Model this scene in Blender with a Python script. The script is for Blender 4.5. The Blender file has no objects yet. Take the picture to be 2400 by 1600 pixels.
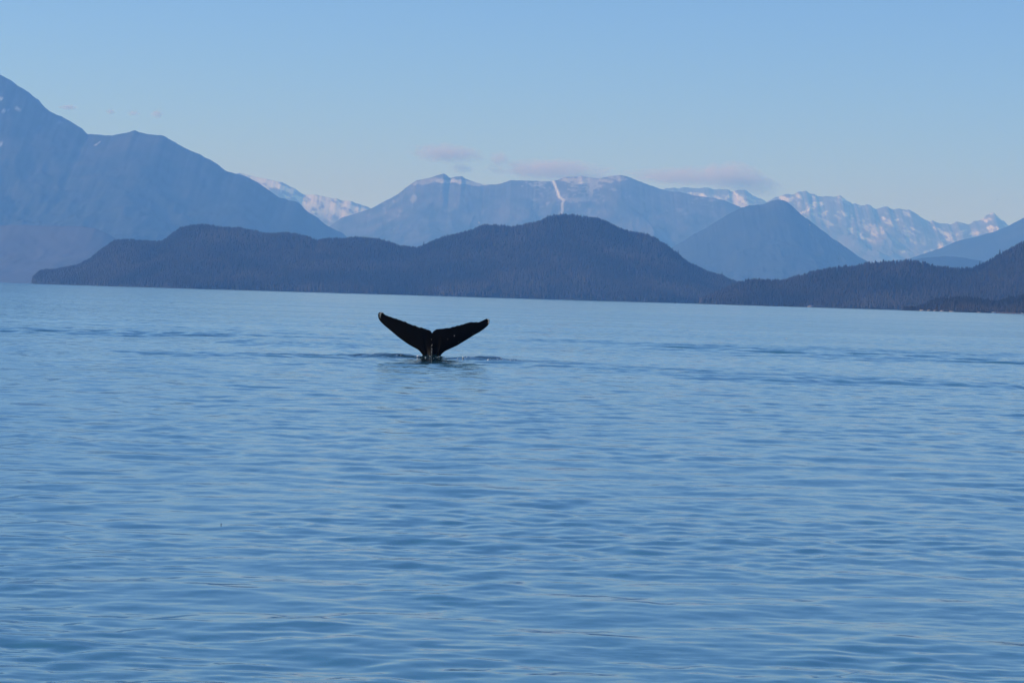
import bpy, math, random
import numpy as np
from mathutils import Matrix, Vector

scene = bpy.context.scene
COL = scene.collection

# ------------------------------------------------------------------ camera
SRC_W, SRC_H = 2400.0, 1600.0
F_PX = 6667.0                      # 100 mm on a 36 mm sensor
CAM_H = 2.27
PITCH = math.atan(103.35 / F_PX)
ROLL = math.radians(1.70)
cam_data = bpy.data.cameras.new('camera')
cam_data.lens = 100.0
cam_data.sensor_width = 36.0
cam_data.clip_start = 0.5
cam_data.clip_end = 200000.0
cam = bpy.data.objects.new('camera', cam_data)
COL.objects.link(cam)
CAM_R = (Matrix.Rotation(math.pi / 2 - PITCH, 4, 'X') @ Matrix.Rotation(ROLL, 4, 'Z'))
cam.matrix_world = Matrix.Translation((0, 0, CAM_H)) @ CAM_R
scene.camera = cam

# ------------------------------------------------------------------ world and sun
SUN_EL = 26.0
SUN_AZ = -102.0                    # degrees from +Y, clockwise seen from above
world = bpy.data.worlds.new('World')
scene.world = world
world.use_nodes = True
wn = world.node_tree
wn.nodes.clear()
w_out = wn.nodes.new('ShaderNodeOutputWorld')
w_bg = wn.nodes.new('ShaderNodeBackground')
w_sky = wn.nodes.new('ShaderNodeTexSky')
w_sky.sky_type = 'NISHITA'
w_sky.sun_disc = False
w_sky.sun_elevation = math.radians(SUN_EL)
w_sky.sun_rotation = math.radians(-SUN_AZ)
w_sky.altitude = 0.0
w_sky.air_density = 0.7
w_sky.dust_density = 0.0
w_sky.ozone_density = 7.5
w_bg.inputs['Strength'].default_value = 0.14
w_tint = wn.nodes.new('ShaderNodeMix')          # clear, cold northern air: bluer than the standard sky
w_tint.data_type = 'RGBA'
w_tint.blend_type = 'MULTIPLY'
w_tint.inputs[0].default_value = 1.0
w_tint.inputs[7].default_value = (1.01, 0.98, 1.06, 1)
wn.links.new(w_sky.outputs[0], w_tint.inputs[6])
wn.links.new(w_tint.outputs[2], w_bg.inputs[0])
wn.links.new(w_bg.outputs[0], w_out.inputs[0])

sun_data = bpy.data.lights.new('sun', 'SUN')
sun_data.energy = 3.3
sun_data.angle = math.radians(0.5)
sun_data.color = (1.0, 0.95, 0.9)
sun = bpy.data.objects.new('sun', sun_data)
COL.objects.link(sun)
_az, _el = math.radians(SUN_AZ), math.radians(SUN_EL)
SUN_DIR = Vector((math.sin(_az) * math.cos(_el), math.cos(_az) * math.cos(_el), math.sin(_el)))
sun.rotation_euler = (-SUN_DIR).to_track_quat('-Z', 'Y').to_euler()

scene.view_settings.view_transform = 'Standard'
scene.view_settings.look = 'None'
scene.view_settings.exposure = 0.12
scene.view_settings.gamma = 1.0
scene.view_settings.use_curve_mapping = False
scene.cycles.use_denoising = True
scene.cycles.max_bounces = 6
scene.cycles.volume_bounces = 3
scene.cycles.transparent_max_bounces = 16

# ------------------------------------------------------------------ helpers
_R3 = np.array(CAM_R.to_3x3())

def at(px, py, Y):
    """World point at distance Y (metres along +Y) seen at photograph pixel (px, py)."""
    d = _R3 @ np.array([(px - SRC_W / 2) / F_PX, (SRC_H / 2 - py) / F_PX, -1.0])
    k = Y / d[1]
    return np.array([d[0] * k, Y, CAM_H + d[2] * k])

def on_water(px, py):
    d = _R3 @ np.array([(px - SRC_W / 2) / F_PX, (SRC_H / 2 - py) / F_PX, -1.0])
    k = -CAM_H / d[2]
    return np.array([d[0] * k, d[1] * k, 0.0])

def to_px(P):
    q = (np.asarray(P) - np.array([0, 0, CAM_H])) @ _R3
    return SRC_W / 2 + F_PX * q[..., 0] / -q[..., 2], SRC_H / 2 - F_PX * q[..., 1] / -q[..., 2]

def _hash(ix, iy, seed):
    n = (ix.astype(np.int64) * 374761393 + iy.astype(np.int64) * 668265263 + seed * 1442695041) & 0xffffffff
    n = ((n ^ (n >> 13)) * 1274126177) & 0xffffffff
    n = (n ^ (n >> 16)) & 0xffffff
    return n / float(0xffffff)

def vnoise(x, y, seed=0):
    ix, iy = np.floor(x), np.floor(y)
    fx, fy = x - ix, y - iy
    ux, uy = fx * fx * fx * (fx * (fx * 6 - 15) + 10), fy * fy * fy * (fy * (fy * 6 - 15) + 10)
    a, b = _hash(ix, iy, seed), _hash(ix + 1, iy, seed)
    c, d = _hash(ix, iy + 1, seed), _hash(ix + 1, iy + 1, seed)
    return (a + (b - a) * ux) * (1 - uy) + (c + (d - c) * ux) * uy

def fbm(x, y, seed=0, octv=5, gain=0.5):
    x, y = np.broadcast_arrays(np.asarray(x, float), np.asarray(y, float))
    s, a, t = np.zeros(x.shape), 1.0, 0.0
    for o in range(octv):
        s = s + a * vnoise(x * 2 ** o + o * 17.3, y * 2 ** o - o * 9.1, seed + o)
        t += a
        a *= gain
    return s / t

def ridged(x, y, seed=0, octv=5):
    x, y = np.broadcast_arrays(np.asarray(x, float), np.asarray(y, float))
    s, a, t = np.zeros(x.shape), 1.0, 0.0
    for o in range(octv):
        s = s + a * (1 - np.abs(2 * vnoise(x * 2 ** o + o * 5.7, y * 2 ** o + o * 3.3, seed + o) - 1))
        t += a
        a *= 0.5
    return s / t

def smooth(x, a, b):
    t = np.clip((x - a) / (b - a), 0, 1)
    return t * t * (3 - 2 * t)

def mesh_np(name, verts, faces, mat=None, shade=True):
    verts = np.asarray(verts, dtype=np.float32).reshape(-1, 3)
    faces = np.asarray(faces, dtype=np.int32)
    n, k = faces.shape
    me = bpy.data.meshes.new(name)
    me.vertices.add(len(verts))
    me.vertices.foreach_set('co', verts.ravel())
    me.loops.add(n * k)
    me.loops.foreach_set('vertex_index', faces.ravel())
    me.polygons.add(n)
    me.polygons.foreach_set('loop_start', np.arange(0, n * k, k, dtype=np.int32))
    me.polygons.foreach_set('use_smooth', np.full(n, shade, dtype=bool))
    me.update(calc_edges=True)
    me.validate()
    if mat:
        me.materials.append(mat)
    return me

def grid_faces(nr, nc):
    i = np.arange(nr - 1)[:, None] * nc + np.arange(nc - 1)[None, :]
    return np.stack([i, i + 1, i + nc + 1, i + nc], -1).reshape(-1, 4)

def link(name, me, parent=None, loc=None, rot=None):
    o = bpy.data.objects.new(name, me)
    COL.objects.link(o)
    if parent is not None:
        o.parent = parent
    if loc is not None:
        o.location = [float(v) for v in loc]
    if rot is not None:
        o.rotation_euler = rot
    return o

def tag(o, label=None, cat=None, group=None, kind=None):
    if label: o['label'] = label
    if cat: o['category'] = cat
    if group: o['group'] = group
    if kind: o['kind'] = kind
    return o

def attr(me, name, vals):
    a = me.attributes.new(name, 'FLOAT', 'POINT')
    a.data.foreach_set('value', np.asarray(vals, dtype=np.float32).ravel())

def new_mat(name):
    m = bpy.data.materials.new(name)
    m.use_nodes = True
    nt = m.node_tree
    return m, nt, nt.nodes['Principled BSDF']

def node(nt, typ, **kw):
    n = nt.nodes.new(typ)
    for k, v in kw.items():
        setattr(n, k, v)
    return n

def simple_mat(name, col, rough=0.6, col2=None, scale=8.0, spec=0.5, bump=0.0):
    m, nt, b = new_mat(name)
    b.inputs['Roughness'].default_value = rough
    b.inputs['Specular IOR Level'].default_value = spec
    tc = node(nt, 'ShaderNodeTexCoord')
    nz = node(nt, 'ShaderNodeTexNoise')
    nz.inputs['Scale'].default_value = scale
    nz.inputs['Detail'].default_value = 5
    nt.links.new(tc.outputs['Object'], nz.inputs['Vector'])
    mx = node(nt, 'ShaderNodeMix', data_type='RGBA')
    mx.inputs[6].default_value = (*col, 1)
    mx.inputs[7].default_value = (*(col2 or [c * 0.6 for c in col]), 1)
    rp = node(nt, 'ShaderNodeMapRange')
    rp.inputs[1].default_value = 0.35
    rp.inputs[2].default_value = 0.65
    nt.links.new(nz.outputs['Fac'], rp.inputs[0])
    nt.links.new(rp.outputs[0], mx.inputs[0])
    nt.links.new(mx.outputs[2], b.inputs['Base Color'])
    if bump:
        bp = node(nt, 'ShaderNodeBump')
        bp.inputs['Distance'].default_value = bump
        nt.links.new(nz.outputs['Fac'], bp.inputs['Height'])
        nt.links.new(bp.outputs[0], b.inputs['Normal'])
    return m

# ------------------------------------------------------------------ water
WHALE_Y = 101.4
WB = at(1011.0, 838.6, WHALE_Y)          # where the tail leaves the water
WB[2] = 0.0

def wave_lines():
    """Wake trains: ((px,py) start, (px,py) end, slope, wavelength, half width)."""
    return [
        ((-80, 768), (560, 790), 0.050, 5.0, 9.0),
        ((60, 748), (900, 800), 0.026, 4.0, 8.0),
        ((500, 800), (900, 812), 0.032, 4.0, 7.0),
        ((250, 826), (880, 838), 0.045, 3.0, 3.2),
        ((700, 858), (1000, 852), 0.030, 2.2, 3.0),
        ((1150, 794), (2500, 836), 0.036, 4.4, 7.0),
        ((1600, 812), (2500, 858), 0.050, 5.2, 7.5),
        ((1180, 848), (1760, 880), 0.040, 3.4, 4.2),
        ((1560, 882), (2500, 908), 0.048, 3.8, 4.6),
        ((1700, 742), (2500, 770), 0.020, 9.0, 16.0),
        ((900, 742), (1700, 762), 0.012, 9.0, 18.0),
    ]

def build_water():
    rng = np.random.default_rng(7)
    ys = [-4000, -1500, -600, -250, -100, -40, -15, 0, 6, 8, 9.5]
    y = 10.5
    while y < 40500:
        ys.append(y)
        dy = min(1.0e-4 * y * y, 0.2)
        if y > 70:
            dy = min(0.2 + (y - 70) * 0.0022, 0.46)
        if y > 230:
            dy = 0.46 + (y - 230) * 0.045
        y += dy
    ys = np.array(ys)
    dense = np.linspace(-0.24, 0.24, 420)
    side = 0.24 * (1.22 ** np.arange(1, 21))
    us = np.concatenate([-side[::-1], dense, side])
    W = np.maximum(np.abs(ys), 8.0)
    X = np.clip(W[:, None] * us[None, :], -31000, 31000)
    X = X + np.where(np.abs(X) >= 31000, us[None, :], 0)
    Y = np.repeat(ys[:, None], len(us), 1)
    dY = np.gradient(ys)[:, None]
    dX = W[:, None] * np.gradient(us)[None, :]
    Z = np.zeros_like(X)
    live = (ys > 0) & (ys < 600)
    Xl, Yl = X[live], Y[live]
    dYl, dXl = dY[live], dX[live]
    gust = fbm(Xl / 3.2, Yl / 7.0, 3, 4)
    gust = 0.5 + 1.0 * smooth(gust, 0.32, 0.68)
    swell_env = 0.6 + 0.8 * fbm(Xl / 14.0, Yl / 20.0, 11, 2)
    Zl = np.zeros_like(Xl)
    missing = np.zeros_like(Xl)
    N = 170
    lam = np.exp(rng.uniform(math.log(0.15), math.log(3.0), N))
    slope_tot = 0.0
    for i in range(N):
        L = lam[i]
        spread = 1.1 if L < 0.9 else 0.75
        th = rng.normal(0.06, spread)
        kx, ky = math.sin(th) * 2 * math.pi / L, math.cos(th) * 2 * math.pi / L
        s = 0.0052 * (1.0 if L < 1.0 else (1.0 / L) ** 0.55) * (0.55 + 0.45 * smooth(L, 0.15, 0.6))
        s *= 1.75 if L < 0.5 else 1.05
        A = s * L / (2 * math.pi)
        ph = rng.uniform(0, 2 * math.pi)
        Ly, Lx = L / max(abs(math.cos(th)), 0.05), L / max(abs(math.sin(th)), 0.05)
        fade = smooth(Ly / dYl, 2.2, 5.0) * smooth(Lx / dXl, 2.2, 5.0)
        env = gust if L < 0.9 else swell_env
        Zl += A * env * fade * np.sin(kx * Xl + ky * Yl + ph)
        missing += s * s * (1 - fade)
    # wakes left by the whale and by boats farther out
    for (p0, p1, s, L, w) in wave_lines():
        a, b = on_water(*p0)[:2], on_water(*p1)[:2]
        t = (b - a)
        ln = math.hypot(*t)
        t = t / ln
        nrm = np.array([-t[1], t[0]])
        if nrm[1] < 0:
            nrm = -nrm
        sx = (Xl - a[0]) * t[0] + (Yl - a[1]) * t[1]
        d = (Xl - a[0]) * nrm[0] + (Yl - a[1]) * nrm[1]
        d = d + 1.6 * w * 0.35 * (fbm(sx / (ln * 0.16), d / (w * 4), 31, 3) - 0.5) * 2
        along = smooth(sx / ln, -0.05, 0.12) * (1 - smooth(sx / ln, 0.85, 1.05))
        br = 0.35 + 1.3 * fbm(sx / (ln * 0.08), d / w, 41, 3)
        Zl += 1.8 * s * L / (2 * math.pi) * np.cos(2 * math.pi * d / L) * np.exp(-(d / w) ** 2) * along * br
    # churned ridge round the tail
    rx = (Xl - WB[0])
    ry = (Yl - WB[1]) - 0.012 * rx + 0.25
    env = smooth(rx, -3.1, -2.2) * (1 - smooth(rx, 2.6, 3.3))
    far = smooth(rx, -8, -3.5) * (1 - smooth(rx, 4.2, 7))
    rid = 0.5 + 0.9 * fbm(rx / 0.45, ry / 0.8, 51, 3)
    Zl += (0.075 * env + 0.06 * far) * rid * np.exp(-(ry / 0.75) ** 2)
    Zl += 0.03 * env * np.exp(-((ry + 2.4) / 0.9) ** 2) * rid
    Z[live] = Zl
    verts = np.stack([X, Y, Z], -1)
    me = mesh_np('sea', verts, grid_faces(len(ys), len(us)))
    miss = np.full(X.shape, math.sqrt(np.sum((0.0050) ** 2) * N * 0.8))
    miss[live] = np.sqrt(missing)
    attr(me, 'ripple', miss)
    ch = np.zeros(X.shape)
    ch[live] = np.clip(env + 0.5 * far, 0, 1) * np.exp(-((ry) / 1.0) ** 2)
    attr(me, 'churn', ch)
    tail_refl = np.zeros(X.shape)
    tail_refl[live] = np.maximum(ch[live], np.exp(-(rx / 1.5) ** 2 - ((ry + 2.0) / 4.5) ** 2))
    attr(me, 'under', tail_refl)  # colour mask: painted reflection of the tail, plus the dark body below
    return me

def water_material():
    m, nt, b = new_mat('sea_water')
    b.inputs['Base Color'].default_value = (0.045, 0.19, 0.265, 1)
    b.inputs['IOR'].default_value = 1.333
    L = nt.links.new
    geo = node(nt, 'ShaderNodeNewGeometry')
    rip = node(nt, 'ShaderNodeAttribute', attribute_name='ripple')
    churn = node(nt, 'ShaderNodeAttribute', attribute_name='churn')

    def slope(scale_xyz, detail, w=None):
        mp = node(nt, 'ShaderNodeMapping')
        mp.inputs['Scale'].default_value = scale_xyz
        L(geo.outputs['Position'], mp.inputs['Vector'])
        nz = node(nt, 'ShaderNodeTexNoise')
        nz.inputs['Scale'].default_value = 1.0
        nz.inputs['Detail'].default_value = detail
        nz.inputs['Roughness'].default_value = 0.55
        L(mp.outputs[0], nz.inputs['Vector'])
        sb = node(nt, 'ShaderNodeVectorMath', operation='SUBTRACT')
        sb.inputs[1].default_value = (0.5, 0.5, 0.5)
        L(nz.outputs['Color'], sb.inputs[0])
        return sb.outputs[0]

    def scaled(vec, fac_socket=None, k=1.0):
        s = node(nt, 'ShaderNodeVectorMath', operation='SCALE')
        L(vec, s.inputs[0])
        if fac_socket is not None:
            mm = node(nt, 'ShaderNodeMath', operation='MULTIPLY')
            L(fac_socket, mm.inputs[0])
            mm.inputs[1].default_value = k
            L(mm.outputs[0], s.inputs['Scale'])
        else:
            s.inputs['Scale'].default_value = k
        return s.outputs[0]

    def add(a, c):
        s = node(nt, 'ShaderNodeVectorMath', operation='ADD')
        L(a, s.inputs[0]); L(c, s.inputs[1])
        return s.outputs[0]

    # wind patches modulate the ripples that the mesh does not resolve
    mpg = node(nt, 'ShaderNodeMapping')
    mpg.inputs['Scale'].default_value = (0.012, 0.05, 1)
    L(geo.outputs['Position'], mpg.inputs['Vector'])
    gn = node(nt, 'ShaderNodeTexNoise')
    gn.inputs['Scale'].default_value = 1.0
    gn.inputs['Detail'].default_value = 4
    L(mpg.outputs[0], gn.inputs['Vector'])
    gr = node(nt, 'ShaderNodeMapRange')
    gr.inputs[1].default_value = 0.3; gr.inputs[2].default_value = 0.7
    gr.inputs[3].default_value = 0.55; gr.inputs[4].default_value = 1.45
    L(gn.outputs['Fac'], gr.inputs[0])
    rg = node(nt, 'ShaderNodeMath', operation='MULTIPLY')
    L(rip.outputs['Fac'], rg.inputs[0]); L(gr.outputs[0], rg.inputs[1])

    # microfacet slope of the ripples too small to build: alpha = sqrt(2) * rms slope
    al = node(nt, 'ShaderNodeMath', operation='MULTIPLY_ADD')
    L(rg.outputs[0], al.inputs[0])
    al.inputs[1].default_value = 0.16
    al.inputs[2].default_value = 0.002
    rt = node(nt, 'ShaderNodeMath', operation='SQRT')
    L(al.outputs[0], rt.inputs[0])
    L(rt.outputs[0], b.inputs['Roughness'])
    mid = scaled(slope((1.5, 0.8, 1), 3), rg.outputs[0], 3.0)
    fine = scaled(slope((3.5, 7.0, 1), 2), gr.outputs[0], 0.035)
    mp2 = node(nt, 'ShaderNodeMapping')
    mp2.inputs['Scale'].default_value = (0.35, 0.16, 1)
    L(geo.outputs['Position'], mp2.inputs['Vector'])
    pn = node(nt, 'ShaderNodeTexNoise')
    pn.inputs['Scale'].default_value = 1.0
    pn.inputs['Detail'].default_value = 3
    L(mp2.outputs[0], pn.inputs['Vector'])
    pr = node(nt, 'ShaderNodeMapRange')
    pr.inputs[1].default_value = 0.42; pr.inputs[2].default_value = 0.68
    pr.inputs[3].default_value = 0.15; pr.inputs[4].default_value = 1.0
    L(pn.outputs['Fac'], pr.inputs[0])
    cap = scaled(slope((7.0, 15.0, 1), 3), pr.outputs[0], 0.13)
    fine = add(fine, cap)
    # the tail's dark reflection and the body below, painted into the water colour
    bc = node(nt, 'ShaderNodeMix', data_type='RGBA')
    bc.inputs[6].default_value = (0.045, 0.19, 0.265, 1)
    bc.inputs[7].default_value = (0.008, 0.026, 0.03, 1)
    refl_attr = node(nt, 'ShaderNodeAttribute', attribute_name='under')
    L(refl_attr.outputs['Fac'], bc.inputs[0])
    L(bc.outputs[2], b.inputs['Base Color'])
    chv = scaled(slope((3.0, 4.0, 3.0), 4), churn.outputs['Fac'], 0.9)
    lean = node(nt, 'ShaderNodeCombineXYZ')      # short wind ripples lean: their steep faces look back along -Y
    lm = node(nt, 'ShaderNodeMath', operation='MULTIPLY')
    L(rip.outputs['Fac'], lm.inputs[0])
    lm.inputs[1].default_value = -0.38
    L(lm.outputs[0], lean.inputs['Y'])
    tot = add(add(add(mid, fine), chv), lean.outputs[0])
    flat = node(nt, 'ShaderNodeVectorMath', operation='MULTIPLY')
    flat.inputs[1].default_value = (0.6, 1.0, 0.0)
    L(tot, flat.inputs[0])
    nn = node(nt, 'ShaderNodeVectorMath', operation='NORMALIZE')
    L(add(geo.outputs['Normal'], flat.outputs[0]), nn.inputs[0])
    L(nn.outputs[0], b.inputs['Normal'])
    return m

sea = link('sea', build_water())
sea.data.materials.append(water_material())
tag(sea, 'calm rippled blue sea reflecting the pale sky', 'sea', kind='structure')

# ------------------------------------------------------------------ land
def land_material(name, low, low2, high, high2, line0, line1, nscale, rough=0.9):
    """Forest below, bare rock above, snow where the 'snow' attribute says so."""
    m, nt, b = new_mat(name)
    L = nt.links.new
    b.inputs['Roughness'].default_value = rough
    b.inputs['Specular IOR Level'].default_value = 0.15
    geo = node(nt, 'ShaderNodeNewGeometry')
    nz = node(nt, 'ShaderNodeTexNoise')
    nz.inputs['Scale'].default_value = nscale
    nz.inputs['Detail'].default_value = 6
    L(geo.outputs['Position'], nz.inputs['Vector'])
    rp = node(nt, 'ShaderNodeMapRange')
    rp.inputs[1].default_value = 0.38; rp.inputs[2].default_value = 0.62
    L(nz.outputs['Fac'], rp.inputs[0])
    def mix(c0, c1, fac):
        mx = node(nt, 'ShaderNodeMix', data_type='RGBA')
        for i, c in ((6, c0), (7, c1)):
            if isinstance(c, tuple):
                mx.inputs[i].default_value = (*c, 1)
            else:
                L(c, mx.inputs[i])
        L(fac, mx.inputs[0])
        return mx.outputs[2]
    lo = mix(low, low2, rp.outputs[0])
    hi = mix(high, high2, rp.outputs[0])
    sp = node(nt, 'ShaderNodeSeparateXYZ')
    L(geo.outputs['Position'], sp.inputs[0])
    ma = node(nt, 'ShaderNodeMath', operation='MULTIPLY_ADD')
    L(rp.outputs[0], ma.inputs[0])
    ma.inputs[1].default_value = (line1 - line0) * 0.6
    L(sp.outputs['Z'], ma.inputs[2])
    zr = node(nt, 'ShaderNodeMapRange')
    zr.inputs[1].default_value = line0; zr.inputs[2].default_value = line1
    L(ma.outputs[0], zr.inputs[0])
    base = mix(lo, hi, zr.outputs[0])
    sn = node(nt, 'ShaderNodeAttribute', attribute_name='snow')
    col = mix(base, (0.88, 0.86, 0.84), sn.outputs['Fac'])
    L(col, b.inputs['Base Color'])
    return m

GRIDS = {}

def land(name, pts, D, front, back, mat, seed, cols=420, rf=44, rb=10, jag=1.0,
         relief=0.35, spur=700.0, snow=None, convex=1.0, tip=0.3, rug=0.25):
    pts = sorted(pts)
    W = np.array([at(px, py, D) for px, py in pts])
    xs = np.linspace(W[0, 0], W[-1, 0], cols)
    P = np.interp(xs, W[:, 0], W[:, 2])
    # ease the straight chords between traced points, then add small crags
    k = 1
    ker = np.hanning(2 * k + 3); ker /= ker.sum()
    P = np.convolve(np.pad(P, k + 1, mode='edge'), ker, mode='valid')
    px_m = D / F_PX
    kw = max(3, int(cols / 14))
    kr2 = np.hanning(2 * kw + 3); kr2 /= kr2.sum()
    P_soft = np.convolve(np.pad(P, kw + 1, mode='edge'), kr2, mode='valid')
    P = P + jag * px_m * 3.0 * (fbm(xs / (px_m * 14), 0 * xs, seed + 5, 4) - 0.5) * smooth(P, 3, 40)
    v = np.concatenate([-(np.linspace(1, 0, rb + 1)[:-1]) ** 1.2, (np.linspace(0, 1, rf)) ** 1.25])
    V = v[:, None]
    X = np.repeat(xs[None, :], len(v), 0)
    frac = tip + (1 - tip) * smooth(P_soft / P_soft.max(), 0.0, 0.55)
    frac = np.minimum(frac, tip + 4.0 * np.minimum(np.arange(cols), np.arange(cols)[::-1]) / cols)
    frac = frac * (1 + 0.22 * (fbm(xs / (spur * 0.8), 0 * xs + 7.0, seed + 14, 4) - 0.5))
    mean = 0.06 * front * (fbm(xs / (spur * 2.0), 0 * xs + 3.0, seed + 9, 2) - 0.5)
    Y = np.where(V < 0, D - V * back * frac[None, :], D - V * front * frac[None, :]) + mean[None, :] * (1 - np.abs(V))
    floor_z = -2.5
    blend = smooth(np.abs(V), 0.0, 0.32)
    Prow = P[None, :] * (1 - blend) + np.minimum(P, P_soft)[None, :] * blend * 0.5 + P_soft[None, :] * blend * 0.5
    Pn = (Prow - floor_z) * (Y / D)
    shp = np.where(V < 0, 1 + V, (1 - V) ** convex)
    R = ridged(X / spur + 0.25 * Y / spur + 0.7 * fbm(X / spur, Y / spur, seed + 3, 3), Y / (spur * 1.35), seed, 6)
    R2 = fbm(X / (spur * 0.35), Y / (spur * 0.5), seed + 20, 4)
    w = smooth(np.abs(V), 0.0, 0.35) * (1 - smooth(np.abs(V), 0.75, 1.0))
    R3 = ridged(X / (spur * 0.22) + 1.3 * R2, Y / (spur * 0.3) + R2, seed + 40, 4)
    Z = floor_z + Pn * shp * (1 - relief * w * (1 - R)) - relief * Pn * w * (rug * R2 + rug * 0.35 * (1 - R3))
    Z = np.maximum(Z, floor_z)
    verts = np.stack([X, Y, Z], -1)
    me = mesh_np(name, verts, grid_faces(len(v), cols)[:, ::-1], mat)
    s = np.zeros(X.shape)
    if snow is not None:
        pxs, pys = to_px(verts)
        s = np.clip(snow(X, Y, Z, pxs, pys, (0.6 * (1 - R) + 0.4 * (1 - R3))), 0, 1)
    attr(me, 'snow', s)
    o = link(name, me)
    GRIDS[name] = (xs, v, X, Y, Z)
    return o

forest_floor = land_material('forest_floor', (0.016, 0.02, 0.015), (0.03, 0.03, 0.022),
                             (0.02, 0.024, 0.017), (0.03, 0.03, 0.022), 300, 600, 0.02)
blue_mountain = land_material('wooded_mountain', (0.022, 0.03, 0.022), (0.034, 0.042, 0.03),
                              (0.035, 0.04, 0.033), (0.06, 0.06, 0.055), 700, 1200, 0.006)
pale_hill = land_material('haze_paled_hill', (0.075, 0.065, 0.06), (0.09, 0.08, 0.072), (0.075, 0.065, 0.06), (0.09, 0.08, 0.072), 700, 1200, 0.006)  # paler base colour stands in for stronger light and haze on this hill
bare_mountain = land_material('bare_mountain', (0.03, 0.04, 0.032), (0.055, 0.06, 0.048),
                              (0.06, 0.065, 0.06), (0.12, 0.115, 0.11), 500, 1000, 0.004)
icy_mountain = land_material('icy_mountain', (0.06, 0.065, 0.06), (0.10, 0.10, 0.09),
                             (0.11, 0.11, 0.11), (0.19, 0.185, 0.18), 250, 700, 0.003)

ISLAND = [(79, 662), (93, 646), (103, 642), (138, 638), (179, 630), (207, 614), (238, 589), (269, 569), (286, 566),
    (344, 568), (379, 570), (396, 558), (420, 541), (448, 534), (465, 532.5), (492, 536), (517, 541), (558, 540),
    (592, 545), (620, 551), (661, 550), (699, 554), (723, 562), (745.5, 571), (768, 566), (800, 566), (827, 562),
    (868, 563), (905, 572), (936, 583), (980, 585), (1001, 575), (1038, 560), (1079, 552.5), (1106, 547),
    (1126.5, 538), (1160.5, 535), (1198, 538), (1232, 533.6), (1262.6, 526), (1286, 515.6), (1310, 511), (1344, 513),
    (1375, 516), (1402, 516.6), (1429, 527.5), (1463, 543), (1487, 553), (1514, 555), (1535, 563), (1558, 578.5),
    (1589, 602), (1600, 612), (1624, 627), (1651, 640), (1692, 650), (1716, 662), (1743, 668), (1775, 676), (1830, 690),
    (1900, 712), (1960, 720)]
RIGHT_HILL = [(1640, 712), (1700, 682), (1743, 668.5), (1767, 665), (1790, 664.6), (1831, 664.6), (1858.5, 657), (1892.5, 646.6), (1933, 640),
    (1991, 634), (2042, 626), (2093, 623.5), (2130.6, 619), (2158, 623), (2185, 630.6), (2229, 634), (2273, 634.7),
    (2300.7, 626), (2314, 618), (2341, 602), (2369, 588), (2400, 571), (2460, 548), (2540, 535), (2640, 545), (2760, 580), (2900, 640), (3000, 745)]
NEAR_POINT = [(2080, 729), (2120, 726), (2160, 722), (2172, 714), (2190, 706), (2212, 701), (2263, 701), (2314, 709), (2331, 714), (2350, 708),
    (2365, 703), (2400, 697), (2460, 690), (2560, 700), (2700, 745)]
LOW_HILL = [(-640, 648), (-420, 600), (-250, 560), (-100, 535), (0, 529), (52, 527), (120, 529), (193, 530.5), (224, 536), (248, 544), (275, 560),
    (310, 577), (360, 600), (430, 630), (520, 668)]
LEFT_MTN = [(-1300, 624), (-1100, 560), (-900, 440), (-700, 330), (-500, 260), (-340, 210), (-180, 180), (-90, 150), (-40, 160), (0, 174), (10, 179), (27, 187), (45, 203), (69, 217), (93, 234), (107, 252),
    (120, 263.6), (148, 274), (172, 288), (196, 301.5), (208, 314), (241, 317.7), (262, 319), (286, 314.6), (303, 312),
    (318, 305.6), (341, 312), (355, 314.6), (382, 317.7), (406, 329), (427, 343), (461, 358), (499, 377), (534, 403),
    (565, 409), (599, 425.5), (630, 446), (654, 464), (696, 472), (720, 496), (740, 508), (764, 529), (800, 544),
    (815, 557), (860, 590), (930, 640), (1000, 690)]
ICE_LEFT = [(330, 455), (430, 430), (500, 412), (565, 406), (592, 412), (637, 423), (658, 426), (689, 442), (713, 456), (744, 457), (768, 462),
    (800, 469), (824, 472), (844, 480), (868, 487), (902, 504), (960, 540), (1030, 600), (1080, 690)]
MID_MTN = [(560, 660), (700, 575), (771, 532), (800, 511), (834, 500), (871, 488.8), (898, 473.5), (932, 456.5), (953, 437.8),
    (977, 422.4), (1007, 417), (1024, 410.5), (1041, 407), (1055, 418), (1067, 414), (1082, 413), (1092, 420), (1133, 432.6),
    (1160, 432.6), (1177, 429), (1198, 421.8), (1235, 423), (1290, 425), (1307, 421.8), (1324, 415.6), (1361, 413),
    (1405, 418), (1426, 414), (1453, 411), (1477, 415.6), (1500, 426), (1531, 436.7), (1565, 447), (1600, 452),
    (1651, 461.6), (1695, 468), (1732, 484), (1800, 508), (1900, 548), (2000, 595), (2130, 680)]
PYRAMID = [(1480, 655), (1540, 608), (1583, 576), (1634, 546), (1685, 517), (1712, 500), (1736, 487), (1763, 482), (1790, 478.6), (1811, 471),
    (1824, 467.5), (1838, 469), (1852, 477), (1869, 494), (1889, 511), (1923, 536), (1967, 570), (2008, 598), (2042, 618),
    (2076, 638), (2150, 690)]
ICE_RIGHT = [(1440, 470), (1540, 445), (1600, 439), (1651, 441), (1698, 444.6), (1726, 446), (1750, 448), (1770, 461), (1794, 473), (1818, 461.6), (1845, 451),
    (1862, 456), (1889, 445), (1899, 453), (1920, 460), (1954, 461.6), (1974, 460), (1994, 475), (2011, 482), (2025, 478),
    (2042, 482), (2056, 490), (2080, 485), (2093, 489), (2113, 491), (2134, 494), (2158, 507), (2181, 519), (2226, 526),
    (2243, 519), (2266, 526), (2294, 516), (2311, 506), (2328, 500), (2345, 511), (2362, 526), (2400, 536), (2480, 510),
    (2600, 470), (2760, 500), (2900, 560), (3100, 650), (3300, 760)]
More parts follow.
